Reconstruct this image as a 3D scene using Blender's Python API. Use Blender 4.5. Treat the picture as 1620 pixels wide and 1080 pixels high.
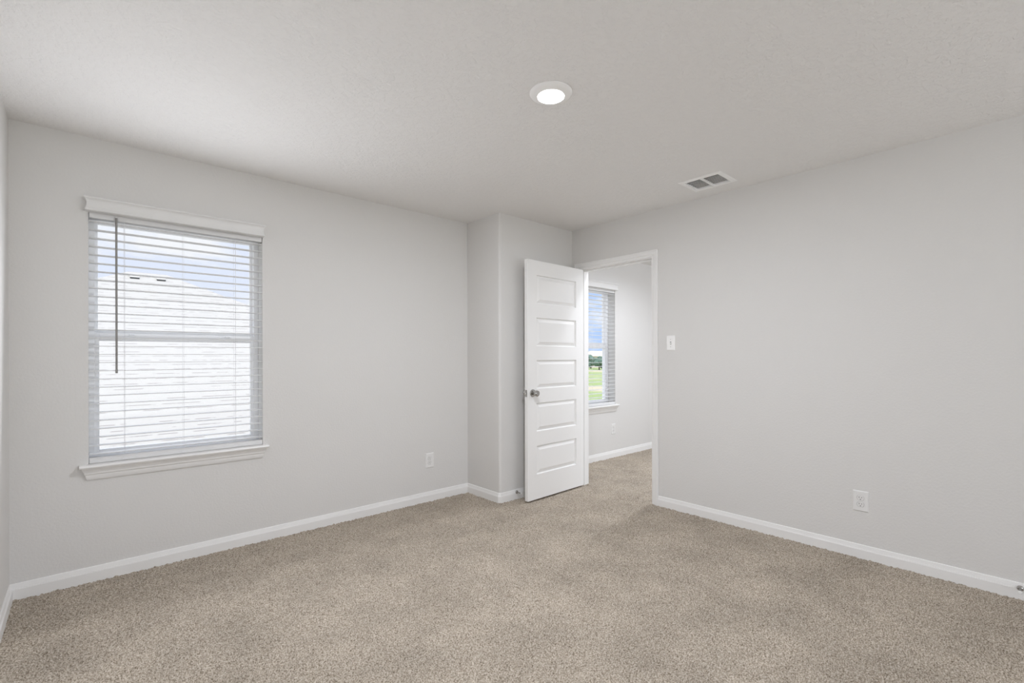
import bpy, bmesh, math, random
import numpy as np
from mathutils import Vector, Matrix

random.seed(4)
for o in list(bpy.data.objects):
    bpy.data.objects.remove(o)
SC = bpy.context.scene
COL = SC.collection

# ------------------------------------------------------------------ camera
F_PX, YAW, ROLL, CY, CAM_H = 753.446, 0.83904, -0.00228, 563.47, 1.2317
cam_data = bpy.data.cameras.new('camera')
cam = bpy.data.objects.new('camera', cam_data)
COL.objects.link(cam)
cam_data.sensor_fit = 'HORIZONTAL'
cam_data.sensor_width = 36.0
cam_data.lens = 36.0 * F_PX / 1620.0
cam_data.shift_y = (CY - 540.0) / 1620.0
cam_data.clip_start = 0.02
cam_data.clip_end = 2000
fw = Vector((math.cos(YAW), math.sin(YAW), 0))
rt0 = Vector((math.sin(YAW), -math.cos(YAW), 0))
up0 = Vector((0, 0, 1))
rt = rt0 * math.cos(ROLL) + up0 * math.sin(ROLL)
up = up0 * math.cos(ROLL) - rt0 * math.sin(ROLL)
M = Matrix.Identity(4)
for i in range(3):
    M[i][0], M[i][1], M[i][2] = rt[i], up[i], -fw[i]
M[2][3] = CAM_H
cam.matrix_world = M
SC.camera = cam

# ------------------------------------------------------------------ view, world, sun, lamp and fill powers
SC.view_settings.view_transform = 'Standard'
SC.view_settings.look = 'None'
SC.view_settings.exposure = 0.0
SC.view_settings.gamma = 1.0
SC.view_settings.use_curve_mapping = False
SC.cycles.max_bounces = 16
SC.cycles.diffuse_bounces = 10
SC.cycles.transparent_max_bounces = 24
SC.cycles.sample_clamp_indirect = 6.0

LAMP_POWER = 31.0        # ceiling disc light of the room
HALL_POWER = 6.0         # ceiling disc light of the hall
HALL_FLOOR_FILL_POWER = 17.0       # unseen light added to brighten the hall floor
REAR_FILL_POWER = 26.5         # added fill light at a made-up opening behind the camera
HALL_FILL_POWER = 90.0     # added fill light for the hall, before its windowless front wall
BLIND_FILL_POWER = 13.2         # added light before the blind, standing in for light off the slats
SKY_HIGH = 2.5           # high sky against the sky near the horizon
SUN = 2.0

world = bpy.data.worlds.new('sky')
SC.world = world
world.use_nodes = True
nt = world.node_tree
nt.nodes.clear()
def N(tree, kind, **kw):
    n = tree.nodes.new(kind)
    for k, v in kw.items():
        setattr(n, k, v)
    return n
wo = N(nt, 'ShaderNodeOutputWorld'); bgn = N(nt, 'ShaderNodeBackground')
tc = N(nt, 'ShaderNodeTexCoord'); sep = N(nt, 'ShaderNodeSeparateXYZ')
nt.links.new(tc.outputs['Generated'], sep.inputs[0])
mr = N(nt, 'ShaderNodeMapRange'); mr.inputs['From Min'].default_value = 0.25; mr.inputs['From Max'].default_value = 0.8
nt.links.new(sep.outputs['X'], mr.inputs['Value'])
mixb = N(nt, 'ShaderNodeMix', data_type='RGBA')
mixb.inputs['A'].default_value = (0.80, 0.865, 1.02, 1)
mixb.inputs['B'].default_value = (0.50, 0.68, 1.02, 1)
nt.links.new(mr.outputs[0], mixb.inputs['Factor'])
mp = N(nt, 'ShaderNodeMapping'); mp.inputs['Scale'].default_value = (1, 1, 2.6); mp.inputs['Location'].default_value = (0.32, 0.1, 0.05)
nt.links.new(tc.outputs['Generated'], mp.inputs['Vector'])
ns = N(nt, 'ShaderNodeTexNoise'); ns.inputs['Scale'].default_value = 7.0; ns.inputs['Detail'].default_value = 7.0; ns.inputs['Roughness'].default_value = 0.55
nt.links.new(mp.outputs[0], ns.inputs['Vector'])
cr = N(nt, 'ShaderNodeValToRGB'); cr.color_ramp.elements[0].position = 0.45; cr.color_ramp.elements[1].position = 0.60
nt.links.new(ns.outputs['Fac'], cr.inputs[0])
mixc = N(nt, 'ShaderNodeMix', data_type='RGBA')
mixc.inputs['B'].default_value = (0.97, 0.985, 1.02, 1)
nt.links.new(cr.outputs[0], mixc.inputs['Factor']); nt.links.new(mixb.outputs['Result'], mixc.inputs['A'])
nt.links.new(mixc.outputs['Result'], bgn.inputs['Color'])
hi_ = N(nt, 'ShaderNodeMapRange'); hi_.inputs['From Min'].default_value = 0.28; hi_.inputs['From Max'].default_value = 0.75
hi_.inputs['To Min'].default_value = 1.0; hi_.inputs['To Max'].default_value = SKY_HIGH
nt.links.new(sep.outputs['Z'], hi_.inputs['Value'])
amp = N(nt, 'ShaderNodeMath', operation='MULTIPLY'); amp.inputs[1].default_value = 1.0   # sky level
nt.links.new(hi_.outputs[0], amp.inputs[0]); nt.links.new(amp.outputs[0], bgn.inputs['Strength'])
nt.links.new(bgn.outputs[0], wo.inputs[0])

def add_light(name, kind, loc, power, **kw):
    d = bpy.data.lights.new(name, kind)
    d.energy = power
    for k, v in kw.items():
        setattr(d, k, v)
    o = bpy.data.objects.new(name, d)
    o.location = loc
    COL.objects.link(o)
    return o
sun = add_light('sun', 'SUN', (0, -20, 30), SUN, angle=0.01)
sun.rotation_euler = Vector((0.22, 0.50, -1.0)).to_track_quat('-Z', 'Y').to_euler()
sun.data.color = (1.0, 0.97, 0.92)

# ------------------------------------------------------------------ room numbers (metres)
H = 2.44
XL, XB, YA, YN, XN, YF = -0.2844, 3.518, 3.4943, 3.0449, 2.5933, -2.70
WT = 0.115                      # inner wall thickness
WA = 0.18                       # outer wall thickness
DY0, DY1, DZ = 2.175, 2.937, 2.049   # clear door opening
WX0, WX1, WZ0, WZ1 = 0.017, 0.890, 0.627, 2.041
HALL_DX = 3.9465                # hall window is this far along the same outer wall

rfill = add_light('rear_fill', 'AREA', (1.617, YF - 0.10, 1.25), REAR_FILL_POWER, shape='RECTANGLE', size=3.2, size_y=1.9)  # unseen area light added to fill the room from behind
rfill.rotation_euler = (math.radians(90), 0, 0)
rfill.data.color = (0.93, 0.98, 1.05)
wfill = add_light('blind_fill', 'AREA', (0.4535, YA - 0.20, 1.25), BLIND_FILL_POWER, shape='RECTANGLE', size=0.84, size_y=1.05)  # unseen area light added on the room side of the blind
wfill.rotation_euler = (math.radians(-90 - 9), 0, 0)
wfill.data.color = (0.95, 0.98, 1.04)
hfill = add_light('hall_fill', 'AREA', (5.9, -0.55, 1.35), HALL_FILL_POWER, shape='RECTANGLE', size=3.4, size_y=1.6)  # unseen area light added to brighten the hall; no window here
hfill.rotation_euler = (math.radians(66), 0, 0)
hfill.data.color = (0.93, 0.985, 1.07)

# ------------------------------------------------------------------ materials
def mat(name, color, rough=0.6, metal=0.0, spec=0.5):
    m = bpy.data.materials.new(name)
    m.use_nodes = True
    b = m.node_tree.nodes['Principled BSDF']
    b.inputs['Base Color'].default_value = (*color, 1)
    b.inputs['Roughness'].default_value = rough
    b.inputs['Metallic'].default_value = metal
    b.inputs['Specular IOR Level'].default_value = spec
    return m
def bump(m, scale, strength, dist, detail=3.0, lo=None, hi=None, rough=0.5):
    t = m.node_tree; b = t.nodes['Principled BSDF']
    c = N(t, 'ShaderNodeTexCoord'); n = N(t, 'ShaderNodeTexNoise'); bp = N(t, 'ShaderNodeBump')
    n.inputs['Scale'].default_value = scale; n.inputs['Detail'].default_value = detail; n.inputs['Roughness'].default_value = rough
    t.links.new(c.outputs['Object'], n.inputs['Vector'])
    src = n.outputs['Fac']
    if lo is not None:
        r = N(t, 'ShaderNodeValToRGB'); r.color_ramp.interpolation = 'EASE'
        r.color_ramp.elements[0].position = lo; r.color_ramp.elements[1].position = hi
        t.links.new(src, r.inputs[0]); src = r.outputs[0]
    bp.inputs['Strength'].default_value = strength; bp.inputs['Distance'].default_value = dist
    t.links.new(src, bp.inputs['Height']); t.links.new(bp.outputs[0], b.inputs['Normal'])
    return m
WALL = bump(mat('wall_paint', (0.71, 0.70, 0.685), 0.75, spec=0.25), 85, 0.28, 0.004, 3.0)
CEIL = bump(mat('ceiling_paint', (0.81, 0.80, 0.787), 0.8, spec=0.2), 42, 0.42, 0.004, 4.0, 0.42, 0.56, 0.55)
TRIM = mat('trim_paint', (0.84, 0.835, 0.825), 0.38)
DOORM = mat('door_paint', (0.85, 0.845, 0.835), 0.45)
PLASTIC = mat('white_plastic', (0.90, 0.895, 0.885), 0.35)
VINYL = mat('vinyl', (0.92, 0.925, 0.935), 0.4)
VALANCE = mat('valance_white', (0.755, 0.75, 0.74), 0.45)
OUTLETM = mat('outlet_white', (0.79, 0.785, 0.775), 0.35)
SLAT = mat('slat_white', (0.73, 0.73, 0.73), 0.45)
CORD = mat('cord', (0.78, 0.78, 0.80), 0.7)
WAND = mat('wand_grey', (0.27, 0.262, 0.25), 0.3)
NICKEL = mat('satin_nickel', (0.46, 0.45, 0.435), 0.17, 1.0)
DARK = mat('dark_slot', (0.05, 0.05, 0.05), 0.6)
SLOT = mat('socket_slot', (0.10, 0.095, 0.09), 0.6)
DUCT = mat('duct_grey', (0.5, 0.5, 0.49), 0.6)
RUBBER = mat('white_rubber', (0.85, 0.85, 0.84), 0.5)
STUCCO = mat('house_wall', (0.62, 0.58, 0.52), 0.8)

GLASS = bpy.data.materials.new('window_glass'); GLASS.use_nodes = True
t = GLASS.node_tree; t.nodes.clear()
o_ = N(t, 'ShaderNodeOutputMaterial'); tr = N(t, 'ShaderNodeBsdfTransparent'); gl = N(t, 'ShaderNodeBsdfGlossy'); mx = N(t, 'ShaderNodeMixShader'); fr = N(t, 'ShaderNodeFresnel')
tr.inputs[0].default_value = (0.97, 0.98, 0.98, 1); gl.inputs['Roughness'].default_value = 0.02; fr.inputs['IOR'].default_value = 1.3
t.links.new(fr.outputs[0], mx.inputs[0]); t.links.new(tr.outputs[0], mx.inputs[1]); t.links.new(gl.outputs[0], mx.inputs[2]); t.links.new(mx.outputs[0], o_.inputs[0])

LENS = bpy.data.materials.new('lamp_lens'); LENS.use_nodes = True
b = LENS.node_tree.nodes['Principled BSDF']
b.inputs['Base Color'].default_value = (0.9, 0.9, 0.9, 1)
b.inputs['Emission Color'].default_value = (1, 0.985, 0.96, 1); b.inputs['Emission Strength'].default_value = 8.0

# carpet: frieze yarn tones, tuft shade painted in as dark flecks, pile lay marks
CARPET = bpy.data.materials.new('carpet'); CARPET.use_nodes = True
t = CARPET.node_tree; b = t.nodes['Principled BSDF']; b.inputs['Roughness'].default_value = 0.95; b.inputs['Specular IOR Level'].default_value = 0.08
c = N(t, 'ShaderNodeTexCoord')
v = N(t, 'ShaderNodeTexVoronoi'); v.inputs['Scale'].default_value = 130
n1 = N(t, 'ShaderNodeTexNoise'); n1.inputs['Scale'].default_value = 185; n1.inputs['Detail'].default_value = 3
n2 = N(t, 'ShaderNodeTexNoise'); n2.inputs['Scale'].default_value = 3.2; n2.inputs['Detail'].default_value = 5; n2.inputs['Roughness'].default_value = 0.6
for n in (v, n1, n2):
    t.links.new(c.outputs['Object'], n.inputs['Vector'])
r1 = N(t, 'ShaderNodeValToRGB')
e = r1.color_ramp.elements
e[0].position = 0.30; e[0].color = (0.14, 0.108, 0.076, 1)
e[1].position = 0.50; e[1].color = (0.42, 0.364, 0.296, 1)
x = e.new(0.66); x.color = (0.61, 0.55, 0.475, 1)
t.links.new(n1.outputs['Fac'], r1.inputs[0])
r2 = N(t, 'ShaderNodeMapRange'); r2.inputs['From Min'].default_value = 0.3; r2.inputs['From Max'].default_value = 0.7; r2.inputs['To Min'].default_value = 0.84; r2.inputs['To Max'].default_value = 1.12
t.links.new(n2.outputs['Fac'], r2.inputs['Value'])
mm = N(t, 'ShaderNodeVectorMath', operation='SCALE')
t.links.new(r1.outputs[0], mm.inputs[0]); t.links.new(r2.outputs[0], mm.inputs['Scale'])
t.links.new(mm.outputs[0], b.inputs['Base Color'])

# shingles, butt-edge shadow and dark tabs painted as dashes along the courses
SHINGLE = bpy.data.materials.new('roof_shingle'); SHINGLE.use_nodes = True
t = SHINGLE.node_tree; b = t.nodes['Principled BSDF']; b.inputs['Roughness'].default_value = 0.9
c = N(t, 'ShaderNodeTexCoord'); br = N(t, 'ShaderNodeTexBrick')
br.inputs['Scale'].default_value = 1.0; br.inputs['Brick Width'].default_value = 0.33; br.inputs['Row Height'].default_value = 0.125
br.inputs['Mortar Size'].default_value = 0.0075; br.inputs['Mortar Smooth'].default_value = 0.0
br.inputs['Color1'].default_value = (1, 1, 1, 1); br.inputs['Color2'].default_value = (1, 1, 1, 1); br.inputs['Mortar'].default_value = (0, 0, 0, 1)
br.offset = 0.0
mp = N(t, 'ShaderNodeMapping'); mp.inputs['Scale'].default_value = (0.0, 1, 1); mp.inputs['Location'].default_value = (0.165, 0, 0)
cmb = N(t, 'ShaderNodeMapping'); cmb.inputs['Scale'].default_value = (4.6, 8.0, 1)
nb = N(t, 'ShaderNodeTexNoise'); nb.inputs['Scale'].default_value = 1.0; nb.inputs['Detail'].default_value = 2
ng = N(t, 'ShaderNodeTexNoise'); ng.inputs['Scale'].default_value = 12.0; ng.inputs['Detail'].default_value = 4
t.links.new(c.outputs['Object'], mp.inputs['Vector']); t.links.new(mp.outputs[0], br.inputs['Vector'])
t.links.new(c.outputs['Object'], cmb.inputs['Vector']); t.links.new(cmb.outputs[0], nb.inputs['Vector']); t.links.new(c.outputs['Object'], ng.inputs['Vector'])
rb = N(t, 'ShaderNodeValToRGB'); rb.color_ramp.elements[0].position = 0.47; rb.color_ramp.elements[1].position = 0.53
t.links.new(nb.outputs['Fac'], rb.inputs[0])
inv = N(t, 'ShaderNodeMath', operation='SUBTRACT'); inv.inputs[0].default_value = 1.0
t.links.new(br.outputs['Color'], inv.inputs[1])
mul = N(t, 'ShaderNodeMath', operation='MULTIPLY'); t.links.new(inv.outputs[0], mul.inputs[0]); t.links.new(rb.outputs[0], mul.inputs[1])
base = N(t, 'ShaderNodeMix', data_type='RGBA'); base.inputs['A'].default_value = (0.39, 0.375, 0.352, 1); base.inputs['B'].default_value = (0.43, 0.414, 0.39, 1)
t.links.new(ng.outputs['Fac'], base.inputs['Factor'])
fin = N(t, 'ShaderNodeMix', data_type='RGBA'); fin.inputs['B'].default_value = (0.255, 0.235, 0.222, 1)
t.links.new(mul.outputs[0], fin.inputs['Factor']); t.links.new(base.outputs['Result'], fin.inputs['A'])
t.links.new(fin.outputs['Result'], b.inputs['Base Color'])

# field of mown grass and dry ground
FIELD = bpy.data.materials.new('field'); FIELD.use_nodes = True
t = FIELD.node_tree; b = t.nodes['Principled BSDF']; b.inputs['Roughness'].default_value = 0.95
c = N(t, 'ShaderNodeTexCoord'); mp = N(t, 'ShaderNodeMapping'); mp.inputs['Scale'].default_value = (0.035, 0.012, 1)
n1 = N(t, 'ShaderNodeTexNoise'); n1.inputs['Scale'].default_value = 2.0; n1.inputs['Detail'].default_value = 3
t.links.new(c.outputs['Object'], mp.inputs['Vector']); t.links.new(mp.outputs[0], n1.inputs['Vector'])
rr = N(t, 'ShaderNodeValToRGB'); e = rr.color_ramp.elements
e[0].position = 0.42; e[0].color = (0.44, 0.385, 0.27, 1); e[1].position = 0.52; e[1].color = (0.25, 0.315, 0.115, 1)
t.links.new(n1.outputs['Fac'], rr.inputs[0]); t.links.new(rr.outputs[0], b.inputs['Base Color'])
LEAF = bump(mat('tree_leaf', (0.10, 0.17, 0.13), 0.8), 1.5, 0.8, 0.4)
BARK = mat('bark', (0.18, 0.14, 0.11), 0.9)
BOUNCE = mat('bounce_neutral', (0.60, 0.58, 0.54), 0.9)  # neutral colour of the added bounce slab

# ------------------------------------------------------------------ helpers
def world_loc(p):
    v_ = Vector((0, 0, 0))
    while p is not None:
        v_ += p.location; p = p.parent
    return v_
def obj(name, bm, m, parent=None, local=False, smooth=False, kind=None):
    """one mesh object; vertices are given in world space unless local"""
    if parent is not None and not local:
        bmesh.ops.translate(bm, verts=bm.verts, vec=-world_loc(parent))
    bmesh.ops.recalc_face_normals(bm, faces=bm.faces)
    me = bpy.data.meshes.new(name)
    bm.to_mesh(me); bm.free()
    for mm_ in (m if isinstance(m, (list, tuple)) else [m]):
        me.materials.append(mm_)
    if smooth:
        for p in me.polygons:
            p.use_smooth = True
        me.set_sharp_from_angle(angle=math.radians(35))
    o = bpy.data.objects.new(name, me)
    COL.objects.link(o)
    if parent is not None:
        o.parent = parent
    if kind:
        o['kind'] = kind
    return o
def thing(name, loc, label=None, cat=None, group=None, kind=None, rz=0.0):
    o = bpy.data.objects.new(name, None)
    o.empty_display_size = 0.1
    COL.objects.link(o)
    o.location = loc; o.rotation_euler = (0, 0, rz)
    if label: o['label'] = label
    if cat: o['category'] = cat
    if group: o['group'] = group
    if kind: o['kind'] = kind
    return o
def tag(o, label, cat, group=None):
    o['label'] = label; o['category'] = cat
    if group: o['group'] = group
    return o
def box(bm, x0, x1, y0, y1, z0, z1, bev=0.0, seg=2):
    r = bmesh.ops.create_cube(bm, size=1.0, matrix=Matrix.Translation(((x0 + x1) / 2, (y0 + y1) / 2, (z0 + z1) / 2)) @ Matrix.Diagonal((x1 - x0, y1 - y0, z1 - z0, 1)))
    if bev > 0:
        es = {e_ for v_ in r['verts'] for e_ in v_.link_edges}
        bmesh.ops.bevel(bm, geom=list(es), offset=bev, segments=seg, affect='EDGES', profile=0.5)
    return bm
def BM():
    return bmesh.new()
def lathe(bm, prof, origin, axis, n=32):
    """prof: list of (radius, distance along axis)"""
    axis = Vector(axis).normalized(); origin = Vector(origin)
    a = axis.orthogonal().normalized(); b_ = axis.cross(a)
    rings = []
    for r, h in prof:
        if r < 1e-6:
            rings.append([bm.verts.new(origin + axis * h)])
        else:
            rings.append([bm.verts.new(origin + axis * h + (a * math.cos(2 * math.pi * k / n) + b_ * math.sin(2 * math.pi * k / n)) * r) for k in range(n)])
    for A, B_ in zip(rings, rings[1:]):
        for k in range(n):
            k2 = (k + 1) % n
            if len(A) == 1 and len(B_) == 1:
                continue
            if len(A) == 1:
                bm.faces.new((A[0], B_[k], B_[k2]))
            elif len(B_) == 1:
                bm.faces.new((A[k], A[k2], B_[0]))
            else:
                bm.faces.new((A[k], A[k2], B_[k2], B_[k]))
    return bm
def offsets(path, a):
    """mitred offset of an open 2-D path to its left by a"""
    out = []
    P = [Vector(p) for p in path]
    for i, p in enumerate(P):
        ns_ = []
        if i > 0:
            d = (p - P[i - 1]).normalized(); ns_.append(Vector((-d.y, d.x)))
        if i < len(P) - 1:
            d = (P[i + 1] - p).normalized(); ns_.append(Vector((-d.y, d.x)))
        if len(ns_) == 1:
            out.append(p + ns_[0] * a)
        else:
            m_ = ns_[0] + ns_[1]
            out.append(p + m_ * (a * 2 / m_.length_squared))
    return out
def sweep(bm, path, prof, to3d, segs=None):
    """sweep a profile (a = offset to the left, b = height) along a 2-D path, mitred; segs = (first, last) points"""
    lo, hi = segs if segs else (0, len(path) - 1)
    offs = [offsets(path, a) for a, _ in prof]
    rows = []
    for i in range(lo, hi + 1):
        rows.append([bm.verts.new(to3d(offs[k][i].x, offs[k][i].y, prof[k][1])) for k in range(len(prof))])
    n = len(prof)
    for A, B_ in zip(rows, rows[1:]):
        for k in range(n):
            k2 = (k + 1) % n
            bm.faces.new((A[k], A[k2], B_[k2], B_[k]))
    bm.faces.new(rows[0]); bm.faces.new(list(reversed(rows[-1])))
    return bm
def slab(bm, us, vs, holes, t0, t1, to3d):
    """flat slab with rectangular holes; us, vs are extents, holes (u0,u1,v0,v1)"""
    U = sorted({*us, *[h[0] for h in holes], *[h[1] for h in holes]})
    V = sorted({*vs, *[h[2] for h in holes], *[h[3] for h in holes]})
    solid = {}
    for i in range(len(U) - 1):
        for j in range(len(V) - 1):
            cu, cv = (U[i] + U[i + 1]) / 2, (V[j] + V[j + 1]) / 2
            solid[i, j] = not any(h[0] < cu < h[1] and h[2] < cv < h[3] for h in holes)
    cache = {}
    def vt(u, v_, t_):
        k = (round(u, 5), round(v_, 5), round(t_, 5))
        if k not in cache:
            cache[k] = bm.verts.new(to3d(u, v_, t_))
        return cache[k]
    for (i, j), s in solid.items():
        if not s:
            continue
        a, b_, c_, d = U[i], U[i + 1], V[j], V[j + 1]
        for t_ in (t0, t1):
            bm.faces.new([vt(a, c_, t_), vt(b_, c_, t_), vt(b_, d, t_), vt(a, d, t_)])
        for (di, dj, p, q) in ((-1, 0, (a, c_), (a, d)), (1, 0, (b_, c_), (b_, d)), (0, -1, (a, c_), (b_, c_)), (0, 1, (a, d), (b_, d))):
            if not solid.get((i + di, j + dj), False):
                bm.faces.new([vt(*p, t0), vt(*q, t0), vt(*q, t1), vt(*p, t1)])
    return bm
def copy_tree(o, parent=None):
    c_ = o.copy(); COL.objects.link(c_)
    if parent is not None:
        c_.parent = parent
    for ch in list(o.children):
        copy_tree(ch, c_)
    return c_

# ------------------------------------------------------------------ shell
def carpet(name, x0, x1, y0, y1, step, seed):
    rng = np.random.default_rng(seed)
    nx, ny = int((x1 - x0) / step) + 1, int((y1 - y0) / step) + 1
    X, Y = np.meshgrid(np.linspace(x0, x1, nx), np.linspace(y0, y1, ny), indexing='ij')
    R = rng.random((nx, ny))
    S = (R + np.roll(R, 1, 0) + np.roll(R, 1, 1) + np.roll(R, (1, 1), (0, 1))) / 4
    Z = (S - 0.5) * 0.0135 + (R - 0.5) * 0.005
    X = X + (rng.random((nx, ny)) - 0.5) * step * 0.5
    Y = Y + (rng.random((nx, ny)) - 0.5) * step * 0.5
    co = np.stack([X, Y, Z], -1).reshape(-1, 3).astype(np.float32)
    idx = np.arange(nx * ny).reshape(nx, ny)
    q = np.stack([idx[:-1, :-1], idx[1:, :-1], idx[1:, 1:], idx[:-1, 1:]], -1).reshape(-1, 4).astype(np.int32)
    me = bpy.data.meshes.new(name)
    me.vertices.add(len(co)); me.vertices.foreach_set('co', co.ravel())
    me.loops.add(q.size); me.loops.foreach_set('vertex_index', q.ravel())
    me.polygons.add(len(q)); me.polygons.foreach_set('loop_start', np.arange(0, q.size, 4, dtype=np.int32))
    me.update(calc_edges=True); me.validate()
    me.polygons.foreach_set('use_smooth', np.ones(len(q), dtype=bool))
    me.materials.append(CARPET)
    o = bpy.data.objects.new(name, me); COL.objects.link(o); o['kind'] = 'structure'
    return o
carpet('floor', XL, XB + 0.075, YF, YA, 0.005, 1)
carpet('floor_hall', XB + 0.055, 8.0, -0.6, YA, 0.008, 2)

bm = slab(BM(), (XL - 0.12, XB + WT), (YF - 0.12, YA + WA), [(3.135, 3.335, 1.437, 1.675)], H, H + 0.06, lambda u, v_, t_: (u, v_, t_))
obj('ceiling', bm, CEIL, kind='structure')
bm = slab(BM(), (XB + WT, 8.12), (-0.72, YA + WA), [], H, H + 0.06, lambda u, v_, t_: (u, v_, t_))
obj('ceiling_hall', bm, CEIL, kind='structure')
wallA = lambda u, v_, t_: (u, YA + t_, v_)
bm = slab(BM(), (XL - 0.12, XB + WT), (-0.05, H), [(WX0, WX1, WZ0, WZ1)], 0, WA, wallA)
obj('wall_back', bm, WALL, kind='structure')
bm = slab(BM(), (XB + WT, 8.12), (-0.05, H), [(WX0 + HALL_DX, WX1 + HALL_DX, WZ0, WZ1)], 0, WA, wallA)
obj('wall_hall_back', bm, WALL, kind='structure')
wallB = lambda u, v_, t_: (XB + t_, u, v_)
bm = slab(BM(), (YF - 0.12, YA), (-0.05, H), [(DY0 - 0.02, DY1 + 0.02, -0.05, DZ + 0.02)], 0, WT, wallB)
obj('wall_right', bm, WALL, kind='structure')
bm = box(BM(), XL - 0.12, XL, YF - 0.12, YA, -0.05, H)
obj('wall_left', bm, WALL, kind='structure')
bm = slab(BM(), (XL, XB), (-0.05, H), [(0.017, 3.217, 0.30, 2.20)], -0.12, 0, lambda u, v_, t_: (u, YF + t_, v_))  # unseen rear wall, set back, its wide opening made up to admit light
obj('wall_front', bm, WALL, kind='structure')
bm = box(BM(), 8.0, 8.12, -0.72, YA, -0.05, H)
obj('wall_hall_right', bm, WALL, kind='structure')
bm = box(BM(), XB + WT, 8.0, -0.72, -0.60, -0.05, H)
obj('wall_hall_front', bm, WALL, kind='structure')
# the boxed-out corner, with a bullnose edge
bm = BM(); r_ = 0.018
pts = [(XB, YA), (XN, YA)]
for k in range(9):
    a_ = math.pi + k * math.pi / 16
    pts.append((XN + r_ + r_ * math.cos(a_), YN + r_ + r_ * math.sin(a_)))
pts.append((XB, YN))
vb = [bm.verts.new((p[0], p[1], -0.05)) for p in pts]; vtp = [bm.verts.new((p[0], p[1], H)) for p in pts]
bm.faces.new(vb); bm.faces.new(vtp)
for k in range(len(pts)):
    k2 = (k + 1) % len(pts)
    bm.faces.new((vb[k], vb[k2], vtp[k2], vtp[k]))
obj('wall_corner', bm, WALL, kind='structure', smooth=True)

# baseboards
BASE = [(0, -0.01), (0.0135, -0.01), (0.0135, 0.0535), (0.0120, 0.0555), (0.0120, 0.0590), (0.0100, 0.0608), (0.0100, 0.0640), (0.0092, 0.0660), (0.0062, 0.0805), (0.0035, 0.0825), (0, 0.0825)]
plan = lambda u, v_, b_: (u, v_, b_)
path = [(XB, 2.999), (XB, YN), (XN + 0.012, YN), (XN, YN + 0.012), (XN, YA), (XL, YA), (XL, YF)]
obj('baseboard_corner', sweep(BM(), path, BASE, plan, (0, 4)), TRIM, kind='structure')
obj('baseboard_back', sweep(BM(), path, BASE, plan, (4, 5)), TRIM, kind='structure')
obj('baseboard_left', sweep(BM(), path, BASE, plan, (5, 6)), TRIM, kind='structure')
obj('baseboard_right', sweep(BM(), [(XB, YF), (XB, 2.113)], BASE, plan), TRIM, kind='structure')
obj('baseboard_hall', sweep(BM(), [(8.0, YA), (XB + WT, YA)], BASE, plan), TRIM, kind='structure')

# door frame
CAS = [(0, 0), (0, 0.006), (0.003, 0.0085), (0.015, 0.0095), (0.017, 0.0080), (0.0195, 0.0125), (0.024, 0.0145), (0.040, 0.0150), (0.042, 0.0138), (0.0445, 0.0165), (0.053, 0.0172), (0.057, 0.0150), (0.057, 0)]
frame = thing('trim_1', (XB, DY0, 0), kind='structure')
cpath = [(DY0 - 0.005, -0.01), (DY0 - 0.005, DZ + 0.005), (DY1 + 0.005, DZ + 0.005), (DY1 + 0.005, -0.01)]
obj('casing', sweep(BM(), cpath, CAS, lambda u, v_, b_: (XB - b_, u, v_)), TRIM, frame)
obj('casing', sweep(BM(), cpath, CAS, lambda u, v_, b_: (XB + WT + b_, u, v_)), TRIM, frame)
bm = BM()
box(bm, XB, XB + WT, DY0 - 0.02, DY0, -0.01, DZ + 0.02); box(bm, XB, XB + WT, DY1, DY1 + 0.02, -0.01, DZ + 0.02); box(bm, XB, XB + WT, DY0, DY1, DZ, DZ + 0.02)
obj('jamb', bm, TRIM, frame)
bm = BM(); s0, s1 = XB + 0.038, XB + 0.074
box(bm, s0, s1, DY0, DY0 + 0.011, -0.01, DZ, 0.002); box(bm, s0, s1, DY1 - 0.011, DY1, -0.01, DZ, 0.002); box(bm, s0, s1, DY0, DY1, DZ - 0.011, DZ, 0.002)
obj('door_stop_strip', bm, TRIM, frame)
bm = box(BM(), XB + 0.004, XB + 0.034, DY0 - 0.001, DY0 + 0.0016, 0.892, 0.950, 0.0006)
obj('strike_plate', bm, NICKEL, frame)

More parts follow.
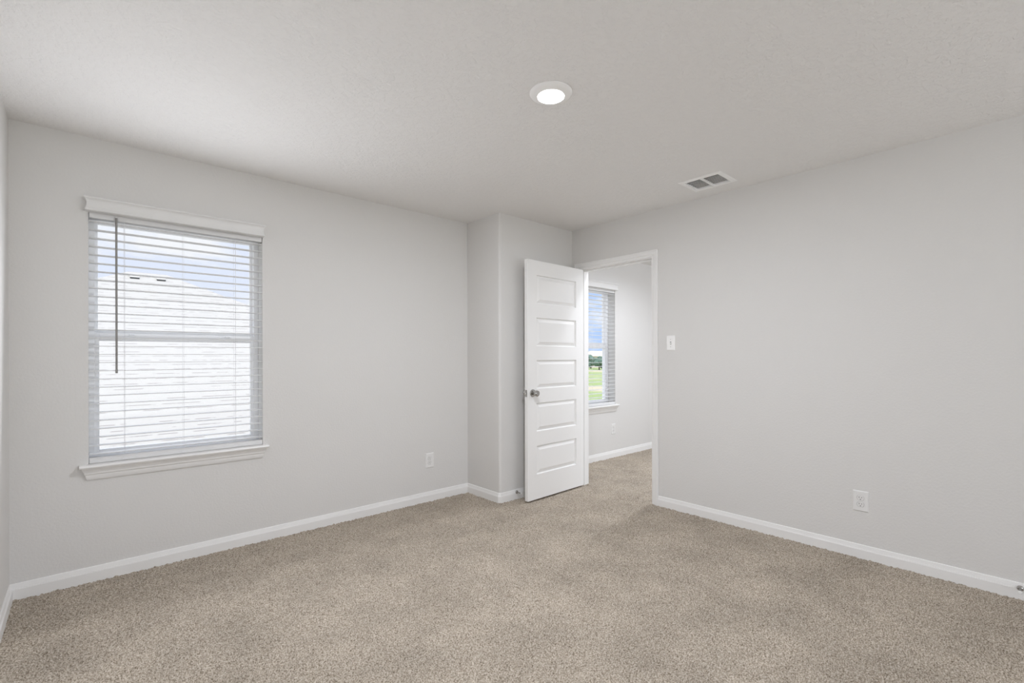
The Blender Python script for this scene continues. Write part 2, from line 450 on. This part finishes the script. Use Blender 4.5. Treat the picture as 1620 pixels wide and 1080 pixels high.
# ------------------------------------------------------------------ door leaf: five raised panels
DW, DH, DT, DB = 0.760, 2.031, 0.035, 0.016
hx, hy = 3.5145, 2.9000
door = thing('door_1', (hx, hy, 0), kind='structure', rz=math.pi + math.atan2(0.027, 0.760))
def leaf():
    bm = BM()
    px0, px1 = 0.111, DW - 0.111
    tops = [1.924, 1.561, 1.199, 0.835, 0.470]; ph = 0.244
    zc = [DB] + sorted([z for tp in tops for z in (tp, tp - ph)]) + [DB + DH]
    for side in (0, 1):
        y0 = 0.0 if side == 0 else -DT
        s = -1 if side == 0 else 1
        def V(x_, d, z_): return bm.verts.new((x_, y0 + s * d, z_))
        def quad(xa, xb, za, zb): bm.faces.new((V(xa, 0, za), V(xb, 0, za), V(xb, 0, zb), V(xa, 0, zb)))
        quad(0, px0, DB, DB + DH); quad(px1, DW, DB, DB + DH)
        for k in range(0, len(zc), 2):
            quad(px0, px1, zc[k], zc[k + 1])
        for tp in tops:
            loops = []
            for ins, dep in ((0, 0), (0.0015, 0.006), (0.006, 0.0135), (0.010, 0.0135), (0.036, 0.0028), (0.038, 0.0020)):
                a, b_, c_, d = px0 + ins, px1 - ins, tp - ph + ins, tp - ins
                loops.append([V(a, dep, c_), V(b_, dep, c_), V(b_, dep, d), V(a, dep, d)])
            for A, B_ in zip(loops, loops[1:]):
                for k in range(4):
                    k2 = (k + 1) % 4
                    bm.faces.new((A[k], A[k2], B_[k2], B_[k]))
            bm.faces.new(loops[-1])
    # rim
    def q(*p): bm.faces.new([bm.verts.new(v_) for v_ in p])
    z0, z1 = DB, DB + DH
    q((0, 0, z0), (0, 0, z1), (0, -DT, z1), (0, -DT, z0)); q((DW, 0, z0), (DW, 0, z1), (DW, -DT, z1), (DW, -DT, z0))
    q((0, 0, z0), (DW, 0, z0), (DW, -DT, z0), (0, -DT, z0)); q((0, 0, z1), (DW, 0, z1), (DW, -DT, z1), (0, -DT, z1))
    bmesh.ops.remove_doubles(bm, verts=bm.verts, dist=0.0002)
    return bm
lf = obj('door_leaf', leaf(), DOORM, door, local=True)
bv = lf.modifiers.new('edge', 'BEVEL'); bv.width = 0.0015; bv.segments = 2; bv.limit_method = 'ANGLE'; bv.angle_limit = math.radians(80)
KZ, KX = 0.921, DW - 0.060
ROSE = [(0, 0), (0.0325, 0), (0.0325, 0.004), (0.030, 0.008), (0.022, 0.011), (0.013, 0.013)]
KNOB = [(0.0125, 0.010), (0.0125, 0.024), (0.015, 0.029), (0.022, 0.034), (0.0265, 0.042), (0.0275, 0.050), (0.0255, 0.058), (0.019, 0.063), (0.016, 0.0635), (0.014, 0.0615), (0, 0.0615)]
for s, y0 in ((1, 0.0), (-1, -DT)):
    k = obj('knob', lathe(BM(), KNOB, (KX, y0, KZ), (0, s, 0), 40), NICKEL, door, local=True, smooth=True)
    obj('rosette', lathe(BM(), ROSE, (KX, y0, KZ), (0, s, 0), 40), NICKEL, k, local=True, smooth=True)
bm = box(BM(), DW - 0.001, DW + 0.0015, -0.030, -0.005, KZ - 0.029, KZ + 0.029, 0.0008)
lp = obj('latch_plate', bm, NICKEL, door, local=True)
bm = box(BM(), DW, DW + 0.010, -0.023, -0.012, KZ - 0.010, KZ + 0.010, 0.003)
obj('latch_bolt', bm, NICKEL, lp, local=True)

# ------------------------------------------------------------------ window with sill, and blind
def make_window():
    x0, x1, z0, z1 = WX0, WX1, 0.645, WZ1
    w = thing('window_1', ((x0 + x1) / 2, YA, 0.627), kind='structure')
    ya, yb = YA + 0.106, YA + WA - 0.002
    bm = BM(); fwid = 0.028
    box(bm, x0, x0 + fwid, ya, yb, z0, z1, 0.002); box(bm, x1 - fwid, x1, ya, yb, z0, z1, 0.002)
    box(bm, x0 + fwid, x1 - fwid, ya, yb, z0, z0 + fwid, 0.002); box(bm, x0 + fwid, x1 - fwid, ya, yb, z1 - fwid, z1, 0.002)
    obj('window_frame', bm, VINYL, w)
    def sash(name, xa, xb, za, zb, ys, ye, wid, bot, top):
        bm = BM()
        box(bm, xa, xa + wid, ys, ye, za, zb, 0.003); box(bm, xb - wid, xb, ys, ye, za, zb, 0.003)
        box(bm, xa + wid, xb - wid, ys, ye, za, za + bot, 0.003); box(bm, xa + wid, xb - wid, ys, ye, zb - top, zb, 0.003)
        s_ = obj(name, bm, VINYL, w)
        g = BM(); ym = (ys + ye) / 2
        g.faces.new([g.verts.new(p) for p in ((xa + wid, ym, za + bot), (xb - wid, ym, za + bot), (xb - wid, ym, zb - top), (xa + wid, ym, zb - top))])
        obj('pane', g, GLASS, s_)
        return s_
    sash('upper_sash', x0 + 0.022, x1 - 0.022, 1.345, z1 - 0.012, YA + 0.146, YA + 0.172, 0.020, 0.046, 0.030)
    ls = sash('lower_sash', x0 + 0.024, x1 - 0.024, z0 + 0.014, 1.372, YA + 0.114, YA + 0.142, 0.023, 0.045, 0.046)
    for lx in (0.205, 0.70):
        bm = BM()
        box(bm, lx - 0.028, lx + 0.028, YA + 0.104, YA + 0.116, 1.352, 1.360, 0.002); box(bm, lx - 0.008, lx + 0.018, YA + 0.096, YA + 0.114, 1.358, 1.368, 0.003)
        obj('sash_latch', bm, VINYL, ls)
    # stool with rounded nose
    bm = BM()
    prof = [(0.0, 0.627), (-0.042, 0.627), (-0.0475, 0.629), (-0.050, 0.634), (-0.050, 0.638), (-0.0475, 0.643), (-0.042, 0.645), (0.0, 0.645)]
    A = [bm.verts.new((-0.022, YA + p[0], p[1])) for p in prof]; B_ = [bm.verts.new((0.918, YA + p[0], p[1])) for p in prof]
    bm.faces.new(A); bm.faces.new(list(reversed(B_)))
    for k in range(len(prof)):
        k2 = (k + 1) % len(prof); bm.faces.new((A[k], A[k2], B_[k2], B_[k]))
    box(bm, x0 + 0.0005, x1 - 0.0005, YA, ya + 0.004, 0.628, 0.645)
    obj('window_sill', bm, TRIM, w)
    # apron with mitred, moulded returns
    bm = BM()
    rows = [(0.627, 0.036), (0.618, 0.034), (0.611, 0.029), (0.602, 0.024), (0.597, 0.0235), (0.592, 0.021), (0.587, 0.0165), (0.583, 0.0165), (0.572, 0.0135), (0.562, 0.0095), (0.559, 0.007)]
    rings = []
    for z_, p_ in rows:
        rings.append([bm.verts.new(v_) for v_ in ((0.016 - p_ * 0.78, YA, z_), (0.016 - p_ * 0.78, YA - p_, z_), (0.880 + p_ * 0.78, YA - p_, z_), (0.880 + p_ * 0.78, YA, z_))])
    for A, B_ in zip(rings, rings[1:]):
        for k in range(4):
            k2 = (k + 1) % 4; bm.faces.new((A[k], A[k2], B_[k2], B_[k]))
    bm.faces.new(rings[0]); bm.faces.new(rings[-1])
    obj('apron', bm, TRIM, w)
    return w
win = make_window()
win2 = copy_tree(win); win2.name = 'window_2'; win2.location.x += HALL_DX

def make_blind():
    y = YA + 0.002
    b_ = thing('window_blind', (0.4535, YA, 2.03), 'white slatted blind with grey wand on the big bedroom window', 'window blind')
    bm = BM()
    prof = [(0.040, 2.029), (0.0455, 2.0305), (0.0485, 2.034), (0.0485, 2.039), (0.0455, 2.043), (0.0455, 2.047), (0.0435, 2.052), (0.0425, 2.060), (0.0425, 2.074), (0.0440, 2.084), (0.0480, 2.092), (0.0535, 2.096), (0.0545, 2.101), (0.0500, 2.1065)]
    rings = []
    for p_, z_ in prof:
        e_ = p_ - 0.0485
        rings.append([bm.verts.new(v_) for v_ in ((0.004 - e_, YA - 0.001, z_), (0.004 - e_, YA - p_, z_), (0.894 + e_, YA - p_, z_), (0.894 + e_, YA - 0.001, z_))])
    for A, B_ in zip(rings, rings[1:]):
        for k in range(4):
            k2 = (k + 1) % 4; bm.faces.new((A[k], A[k2], B_[k2], B_[k]))
    bm.faces.new(rings[0]); bm.faces.new(rings[-1])
    obj('valance', bm, VALANCE, b_)
    obj('head_rail', box(BM(), 0.021, 0.886, y, y + 0.052, 2.000, 2.038, 0.002), SLAT, b_)
    bm = BM()
    for k in range(29):
        z_ = 1.984 - k * 0.0460
        box(bm, 0.0190, 0.8880, y, y + 0.0500, z_ - 0.0016, z_ + 0.0016)
    obj('slats', bm, SLAT, b_)
    bm = BM(); box(bm, 0.0190, 0.8880, y, y + 0.050, 0.6465, 0.668, 0.003); box(bm, 0.0190, 0.8880, y + 0.0012, y + 0.049, 0.6675, 0.6735); box(bm, 0.0190, 0.8880, y, y + 0.050, 0.6730, 0.6775, 0.001)
    obj('bottom_rail', bm, SLAT, b_)
    for lx in (0.171, 0.452, 0.731):
        bm = BM()
        for yy in (y - 0.0015, y + 0.0515):
            box(bm, lx - 0.0005, lx + 0.0005, yy - 0.0005, yy + 0.0005, 0.655, 2.01)
        box(bm, lx + 0.0030, lx + 0.0040, y + 0.0245, y + 0.0255, 0.66, 2.01)
        box(bm, lx - 0.011, lx + 0.011, y - 0.003, y, 0.653, 0.660, 0.001)
        obj('ladder_cord', bm, CORD, b_)
    bm = lathe(BM(), [(0, 1.141), (0.0058, 1.142), (0.0058, 1.16), (0.0052, 1.165), (0.0052, 2.015), (0, 2.016)], (0.1355, y - 0.010, 0), (0, 0, 1), 12)
    wd = obj('tilt_wand', bm, WAND, b_, smooth=True)
    wd['label'] = 'dark grey tilt wand'
    obj('wand_hook', box(BM(), 0.132, 0.139, y - 0.014, y + 0.004, 2.014, 2.024, 0.001), SLAT, wd)
    return b_
blind = make_blind()
blind2 = copy_tree(blind); blind2.location.x += HALL_DX
blind2['label'] = 'white slatted blind on the hall window seen through the doorway'
for ch in list(blind2.children):
    if ch.name.startswith('tilt_wand'):
        for g in list(ch.children): bpy.data.objects.remove(g)
        bpy.data.objects.remove(ch)

# ------------------------------------------------------------------ ceiling light and air vent
def ceiling_light(x_, y_, power, label):
    l = thing('ceiling_light', (x_, y_, H), label, 'ceiling light')
    obj('trim_ring', lathe(BM(), [(0, 0), (0.0975, 0), (0.0975, 0.003), (0.095, 0.0065), (0.085, 0.0125), (0.071, 0.0180), (0.065, 0.0188), (0.0615, 0.0178), (0.0615, 0.015), (0, 0.015)], (0, 0, 0), (0, 0, -1), 64), PLASTIC, l, local=True, smooth=True)
    obj('lens', lathe(BM(), [(0.0612, 0.0155), (0.0605, 0.0178), (0.05, 0.0190), (0.025, 0.0200), (0, 0.0202)], (0, 0, 0), (0, 0, -1), 48), LENS, l, local=True, smooth=True)
    d = add_light('lamp_glow', 'AREA', (0, 0, -0.0212), power, shape='DISK', size=0.121)
    d.data.color = (0.96, 0.99, 1.06)
    d.parent = l
    return l
ceiling_light(1.596, 1.506, LAMP_POWER, 'round white flush ceiling light, switched on, above the carpet')

vent = thing('air_vent', (3.2215, 1.552, H), 'white rectangular louvred air vent in the ceiling', 'air vent')
bm = BM()
loops = []
for ox, oy, zz in ((0.1295, 0.150, 0.0), (0.1295, 0.150, -0.002), (0.124, 0.1445, -0.005), (0.102, 0.120, -0.007), (0.100, 0.118, -0.006), (0.100, 0.118, 0.006)):
    loops.append([bm.verts.new((sx * ox, sy * oy, zz)) for sx, sy in ((-1, -1), (1, -1), (1, 1), (-1, 1))])
for A, B_ in zip(loops, loops[1:]):
    for k in range(4):
        k2 = (k + 1) % 4; bm.faces.new((A[k], A[k2], B_[k2], B_[k]))
obj('frame', bm, PLASTIC, vent, local=True)
bm = BM(); box(bm, -0.100, 0.100, -0.006, 0.006, -0.0065, 0.004)
obj('divider', bm, PLASTIC, vent, local=True)
bm = BM()
for k in range(7):
    xx = -0.074 + k * 0.0265
    w_, th = 0.0125, 0.0010
    ca, sa = math.cos(math.radians(36)), math.sin(math.radians(36))
    for (ya, yb) in ((-0.118, -0.006), (0.006, 0.118)):
        cs = [(-w_, -th), (w_, -th), (w_, th), (-w_, th)]
        P = [(xx - a * ca - b_ * sa, 0.0075 - a * sa + b_ * ca) for a, b_ in cs]
        A = [bm.verts.new((p[0], ya, p[1])) for p in P]; B_ = [bm.verts.new((p[0], yb, p[1])) for p in P]
        bm.faces.new(A); bm.faces.new(B_)
        for j in range(4):
            j2 = (j + 1) % 4; bm.faces.new((A[j], A[j2], B_[j2], B_[j]))
obj('louvers', bm, PLASTIC, vent, local=True)
bm = BM(); d0 = [(-0.0995, -0.1175), (0.0995, -0.1175), (0.0995, 0.1175), (-0.0995, 0.1175)]
A = [bm.verts.new((p[0], p[1], 0.008)) for p in d0]; B_ = [bm.verts.new((p[0], p[1], 0.12)) for p in d0]
for k in range(4):
    k2 = (k + 1) % 4; bm.faces.new((A[k], A[k2], B_[k2], B_[k]))
bm.faces.new(B_)
obj('duct', bm, DUCT, vent, local=True)
bm = BM(); box(bm, 0.026, 0.032, 0.118, 0.124, -0.018, -0.004, 0.001)
obj('damper_lever', bm, PLASTIC, vent, local=True)

# ------------------------------------------------------------------ outlets, switch
def plate(bm, w_, h_, d=0.0055, sl=0.0045):
    loops = []
    for ins, dd in ((0, 0), (0, 0.0015), (sl, d), (sl + 0.001, d + 0.0002)):
        loops.append([bm.verts.new((sx * (w_ / 2 - ins), -dd, sz * (h_ / 2 - ins))) for sx, sz in ((-1, -1), (1, -1), (1, 1), (-1, 1))])
    for A, B_ in zip(loops, loops[1:]):
        for k in range(4):
            k2 = (k + 1) % 4; bm.faces.new((A[k], A[k2], B_[k2], B_[k]))
    bm.faces.new(loops[-1]); bm.faces.new(loops[0])
    return bm
def outlet(loc, rz, label):
    o = thing('wall_outlet', loc, label, 'wall outlet', 'duplex outlets', rz=rz)
    obj('cover_plate', plate(BM(), 0.080, 0.125), OUTLETM, o, local=True)
    for s in (1, -1):
        zc = s * 0.0195; bm = BM()
        # round face with flattened top and bottom
        pts = []
        for k in range(40):
            a_ = 2 * math.pi * k / 40
            pts.append((0.0172 * math.cos(a_), max(-0.0142, min(0.0142, 0.0172 * math.sin(a_)))))
        fr_ = [bm.verts.new((p[0], -0.0078, zc + p[1])) for p in pts]; ba = [bm.verts.new((p[0] * 1.03, -0.005, zc + p[1] * 1.03)) for p in pts]
        bm.faces.new(fr_)
        for k in range(40):
            k2 = (k + 1) % 40; bm.faces.new((ba[k], ba[k2], fr_[k2], fr_[k]))
        r_o = obj('receptacle', bm, OUTLETM, o, local=True)
        gp = BM(); 
        gq = []
        for k in range(40):
            gq.append((pts[k][0] * 1.10, pts[k][1] * 1.10))
        ga = [gp.verts.new((p[0], -0.0059, zc + p[1])) for p in gq]; gb = [gp.verts.new((p[0], -0.0050, zc + p[1])) for p in gq]
        gp.faces.new(ga)
        for k in range(40):
            k2 = (k + 1) % 40; gp.faces.new((ga[k], ga[k2], gb[k2], gb[k]))
        obj('gap_ring', gp, mat('gap_grey', (0.35, 0.345, 0.34), 0.6), r_o, local=True)
        for sx, hh in ((-0.0065, 0.0042), (0.0065, 0.0034)):
            obj('slot', box(BM(), sx - 0.0013, sx + 0.0013, -0.0083, -0.006, zc + 0.004 - hh, zc + 0.004 + hh), SLOT, r_o, local=True)
        obj('ground_hole', lathe(BM(), [(0.0027, 0), (0.0027, 0.0023), (0, 0.0023)], (0, -0.006, zc - 0.0082), (0, -1, 0), 16), SLOT, r_o, local=True)
    obj('screw', lathe(BM(), [(0.0032, 0), (0.0030, 0.0012), (0, 0.0014)], (0, -0.0055, 0), (0, -1, 0), 16), OUTLETM, o, local=True)
    return o
outlet((2.190, YA, 0.347), 0, 'white outlet low on the wall between the window and the corner')
outlet((XB, 0.7405, 0.346), -math.pi / 2, 'white outlet low on the right wall, largest of the outlets')
outlet((4.792, YA, 0.346), 0, 'small white outlet under the hall window, seen through the doorway')

sw = thing('light_switch', (XB, 1.9995, 1.336), 'white toggle light switch on the wall beside the doorway', 'light switch', rz=-math.pi / 2)
obj('cover_plate', plate(BM(), 0.073, 0.120), PLASTIC, sw, local=True)
bm = BM(); box(bm, -0.0055, 0.0055, -0.0070, -0.004, -0.0125, 0.0125, 0.0008)
obj('toggle_slot', bm, mat('toggle_gap', (0.42, 0.415, 0.41), 0.5), sw, local=True)
bm = BM(); box(bm, -0.0042, 0.0042, -0.0195, -0.005, -0.0045, 0.0045, 0.0012)
bmesh.ops.rotate(bm, verts=bm.verts, cent=(0, -0.005, 0), matrix=Matrix.Rotation(math.radians(26), 3, 'X'))
obj('toggle', bm, PLASTIC, sw, local=True)
for s in (1, -1):
    obj('screw', lathe(BM(), [(0.0033, 0), (0.0031, 0.0012), (0, 0.0014)], (0, -0.0055, s * 0.0302), (0, -1, 0), 16), mat('screw_grey', (0.55, 0.545, 0.54), 0.4), sw, local=True)

# ------------------------------------------------------------------ door stops on the baseboards
def door_stop(loc, rz, label, L):
    d = thing('door_stop', loc, label, 'door stop', rz=rz)
    obj('base', lathe(BM(), [(0, 0), (0.0135, 0), (0.0135, 0.004), (0.011, 0.009), (0.0075, 0.0115), (0, 0.0115)], (0, 0, 0), (0, -1, 0), 28), NICKEL, d, local=True, smooth=True)
    bm = BM()
    prof = []
    n_ = 26
    for k in range(n_ + 1):
        prof.append((0.0040 + 0.0008 * (k % 2), 0.0105 + k * (L - 0.0205) / n_))
    lathe(bm, [(0, 0.0105)] + prof + [(0, L - 0.010)], (0, 0, 0), (0, -1, 0.0), 16)
    obj('rod', bm, NICKEL, d, local=True, smooth=True)
    obj('tip', lathe(BM(), [(0, L - 0.011), (0.0065, L - 0.011), (0.0080, L - 0.008), (0.0080, L - 0.002), (0.0062, L), (0, L)], (0, 0, 0), (0, -1, 0.0), 24), RUBBER, d, local=True, smooth=True)
    return d
door_stop((2.774, YN - 0.0112, 0.062), 0, 'metal door stop with white tip on the baseboard behind the open door', 0.067)
door_stop((XB - 0.0125, 0.0755, 0.0585), -math.pi / 2, 'metal door stop with white tip on the right wall baseboard', 0.070)

# ------------------------------------------------------------------ hall ceiling lamp out of view, and a fill light added beside it
for hx_, hy_, hp_, hs_ in ((3.90, 2.25, HALL_POWER, 180), (4.75, 2.35, HALL_FLOOR_FILL_POWER, 160)):
    d = add_light('hall_lamp_and_fill', 'AREA', (hx_, hy_, H - 0.02), hp_, shape='DISK', size=0.12)
    d.data.color = (0.95, 0.99, 1.07)
    d.data.spread = math.radians(hs_)

# ------------------------------------------------------------------ outside: ground, neighbouring house, far trees
GZ = -3.0
bm = slab(BM(), (-300, 600), (-200, 600), [], GZ - 0.2, GZ, lambda u, v_, t_: (u, v_, t_))
obj('ground', bm, FIELD, kind='structure')

bm = box(BM(), -30, 32, -40, 40, GZ - 0.05, GZ + 0.02)  # unseen pale slab added so grass bounce doesn't tint the room
obj('ground_bounce', bm, BOUNCE, kind='structure')

RX0, RX1, RYR, RZR, PITCH = 0.675, 1.305, 12.5, 2.987, 0.515
DEP = 6.5
house = thing('neighbor_house', (1.0, RYR, GZ), 'pale shingled hip roof of the house next door, behind the bedroom window', 'house')
bm = BM()
ze = RZR - PITCH * DEP
rv = [bm.verts.new(p) for p in ((RX0, RYR, RZR), (RX1, RYR, RZR), (RX0 - DEP, RYR - DEP, ze), (RX1 + DEP, RYR - DEP, ze), (RX1 + DEP, RYR + DEP, ze), (RX0 - DEP, RYR + DEP, ze))]
for f in ((0, 1, 3, 2), (1, 4, 3), (0, 2, 5), (0, 5, 4, 1), (2, 3, 4, 5)):
    bm.faces.new([rv[k] for k in f])
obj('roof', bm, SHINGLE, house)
bm = BM(); box(bm, RX0 - DEP + 0.45, RX1 + DEP - 0.45, RYR - DEP + 0.45, RYR + DEP - 0.45, GZ, ze + 0.02)
obj('house_wall', bm, STUCCO, house)
bm = BM(); box(bm, RX0 - DEP - 0.02, RX1 + DEP + 0.02, RYR - DEP - 0.03, RYR - DEP, ze - 0.16, ze + 0.01)
obj('fascia', bm, TRIM, house)
VENTM = mat('roof_vent_white', (0.80, 0.79, 0.77), 0.6)
for vx in (0.755, 1.185):
    yv = 12.27; zv = RZR - PITCH * (RYR - yv)
    bm = BM()
    # low hooded box, open towards the eave
    vs_ = [bm.verts.new(p) for p in ((vx - 0.075, yv - 0.13, zv - 0.038), (vx + 0.075, yv - 0.13, zv - 0.038), (vx + 0.075, yv - 0.13, zv - 0.008), (vx - 0.075, yv - 0.13, zv - 0.008),
                                      (vx - 0.075, yv + 0.06, zv + 0.010), (vx + 0.075, yv + 0.06, zv + 0.010), (vx + 0.075, yv + 0.05, zv + 0.048), (vx - 0.075, yv + 0.05, zv + 0.048))]
    for f in ((0, 1, 2, 3), (4, 5, 6, 7), (3, 2, 6, 7), (0, 1, 5, 4), (0, 3, 7, 4), (1, 2, 6, 5)):
        bm.faces.new([vs_[k] for k in f])
    rvn = obj('roof_vent', bm, VENTM, house)
    obj('vent_opening', box(BM(), vx - 0.073, vx + 0.073, yv - 0.135, yv - 0.06, zv - 0.075, zv - 0.037), DARK, rvn)

def tree(x_, y_, h_, w_, seed, label):
    tr_ = thing('tree', (x_, y_, GZ), label, 'tree', 'trees across the field')
    rng = random.Random(seed)
    bm = lathe(BM(), [(0.22, 0), (0.15, h_ * 0.35), (0.08, h_ * 0.7)], (0, 0, 0), (0, 0, 1), 8)
    obj('trunk', bm, BARK, tr_, local=True)
    bm = BM()
    for k in range(11):
        r_ = bmesh.ops.create_icosphere(bm, subdivisions=2, radius=1.0)
        s = w_ * rng.uniform(0.22, 0.36); cx, cy_, cz = rng.uniform(-.5, .5) * w_ * 0.6, rng.uniform(-.5, .5) * w_ * 0.6, h_ * rng.uniform(0.22, 0.80)
        for v_ in r_['verts']:
            n_ = 1 + rng.uniform(-0.16, 0.16)
            v_.co = Vector((cx + v_.co.x * s * n_, cy_ + v_.co.y * s * n_, cz + v_.co.z * s * 0.8 * n_))
    obj('crown', bm, LEAF, tr_, local=True)
    return tr_
tree(128.8, 103.1, 4.9, 4.6, 1, 'dark green tree farther off across the field, deeper inside the hall window')
tree(118.5, 91.6, 4.6, 3.8, 2, 'dark green tree across the field, close to the hall window frame')
fh = thing('far_house', (150.0, 117.0, GZ), 'small beige house above the trees, far across the field', 'house')
bm = BM(); vs_ = [bm.verts.new(p) for p in ((-9, -5, 4.2), (9, -5, 4.2), (9, 5, 4.2), (-9, 5, 4.2), (-4, 0, 6.2), (4, 0, 6.2))]
for f in ((0, 1, 5, 4), (1, 2, 5), (2, 3, 4, 5), (3, 0, 4), (0, 1, 2, 3)):
    bm.faces.new([vs_[k] for k in f])
obj('roof', bm, mat('beige_roof', (0.62, 0.56, 0.47), 0.9), fh, local=True)
obj('house_wall', box(BM(), -8.5, 8.5, -4.5, 4.5, 0, 4.25), STUCCO, fh, local=True)
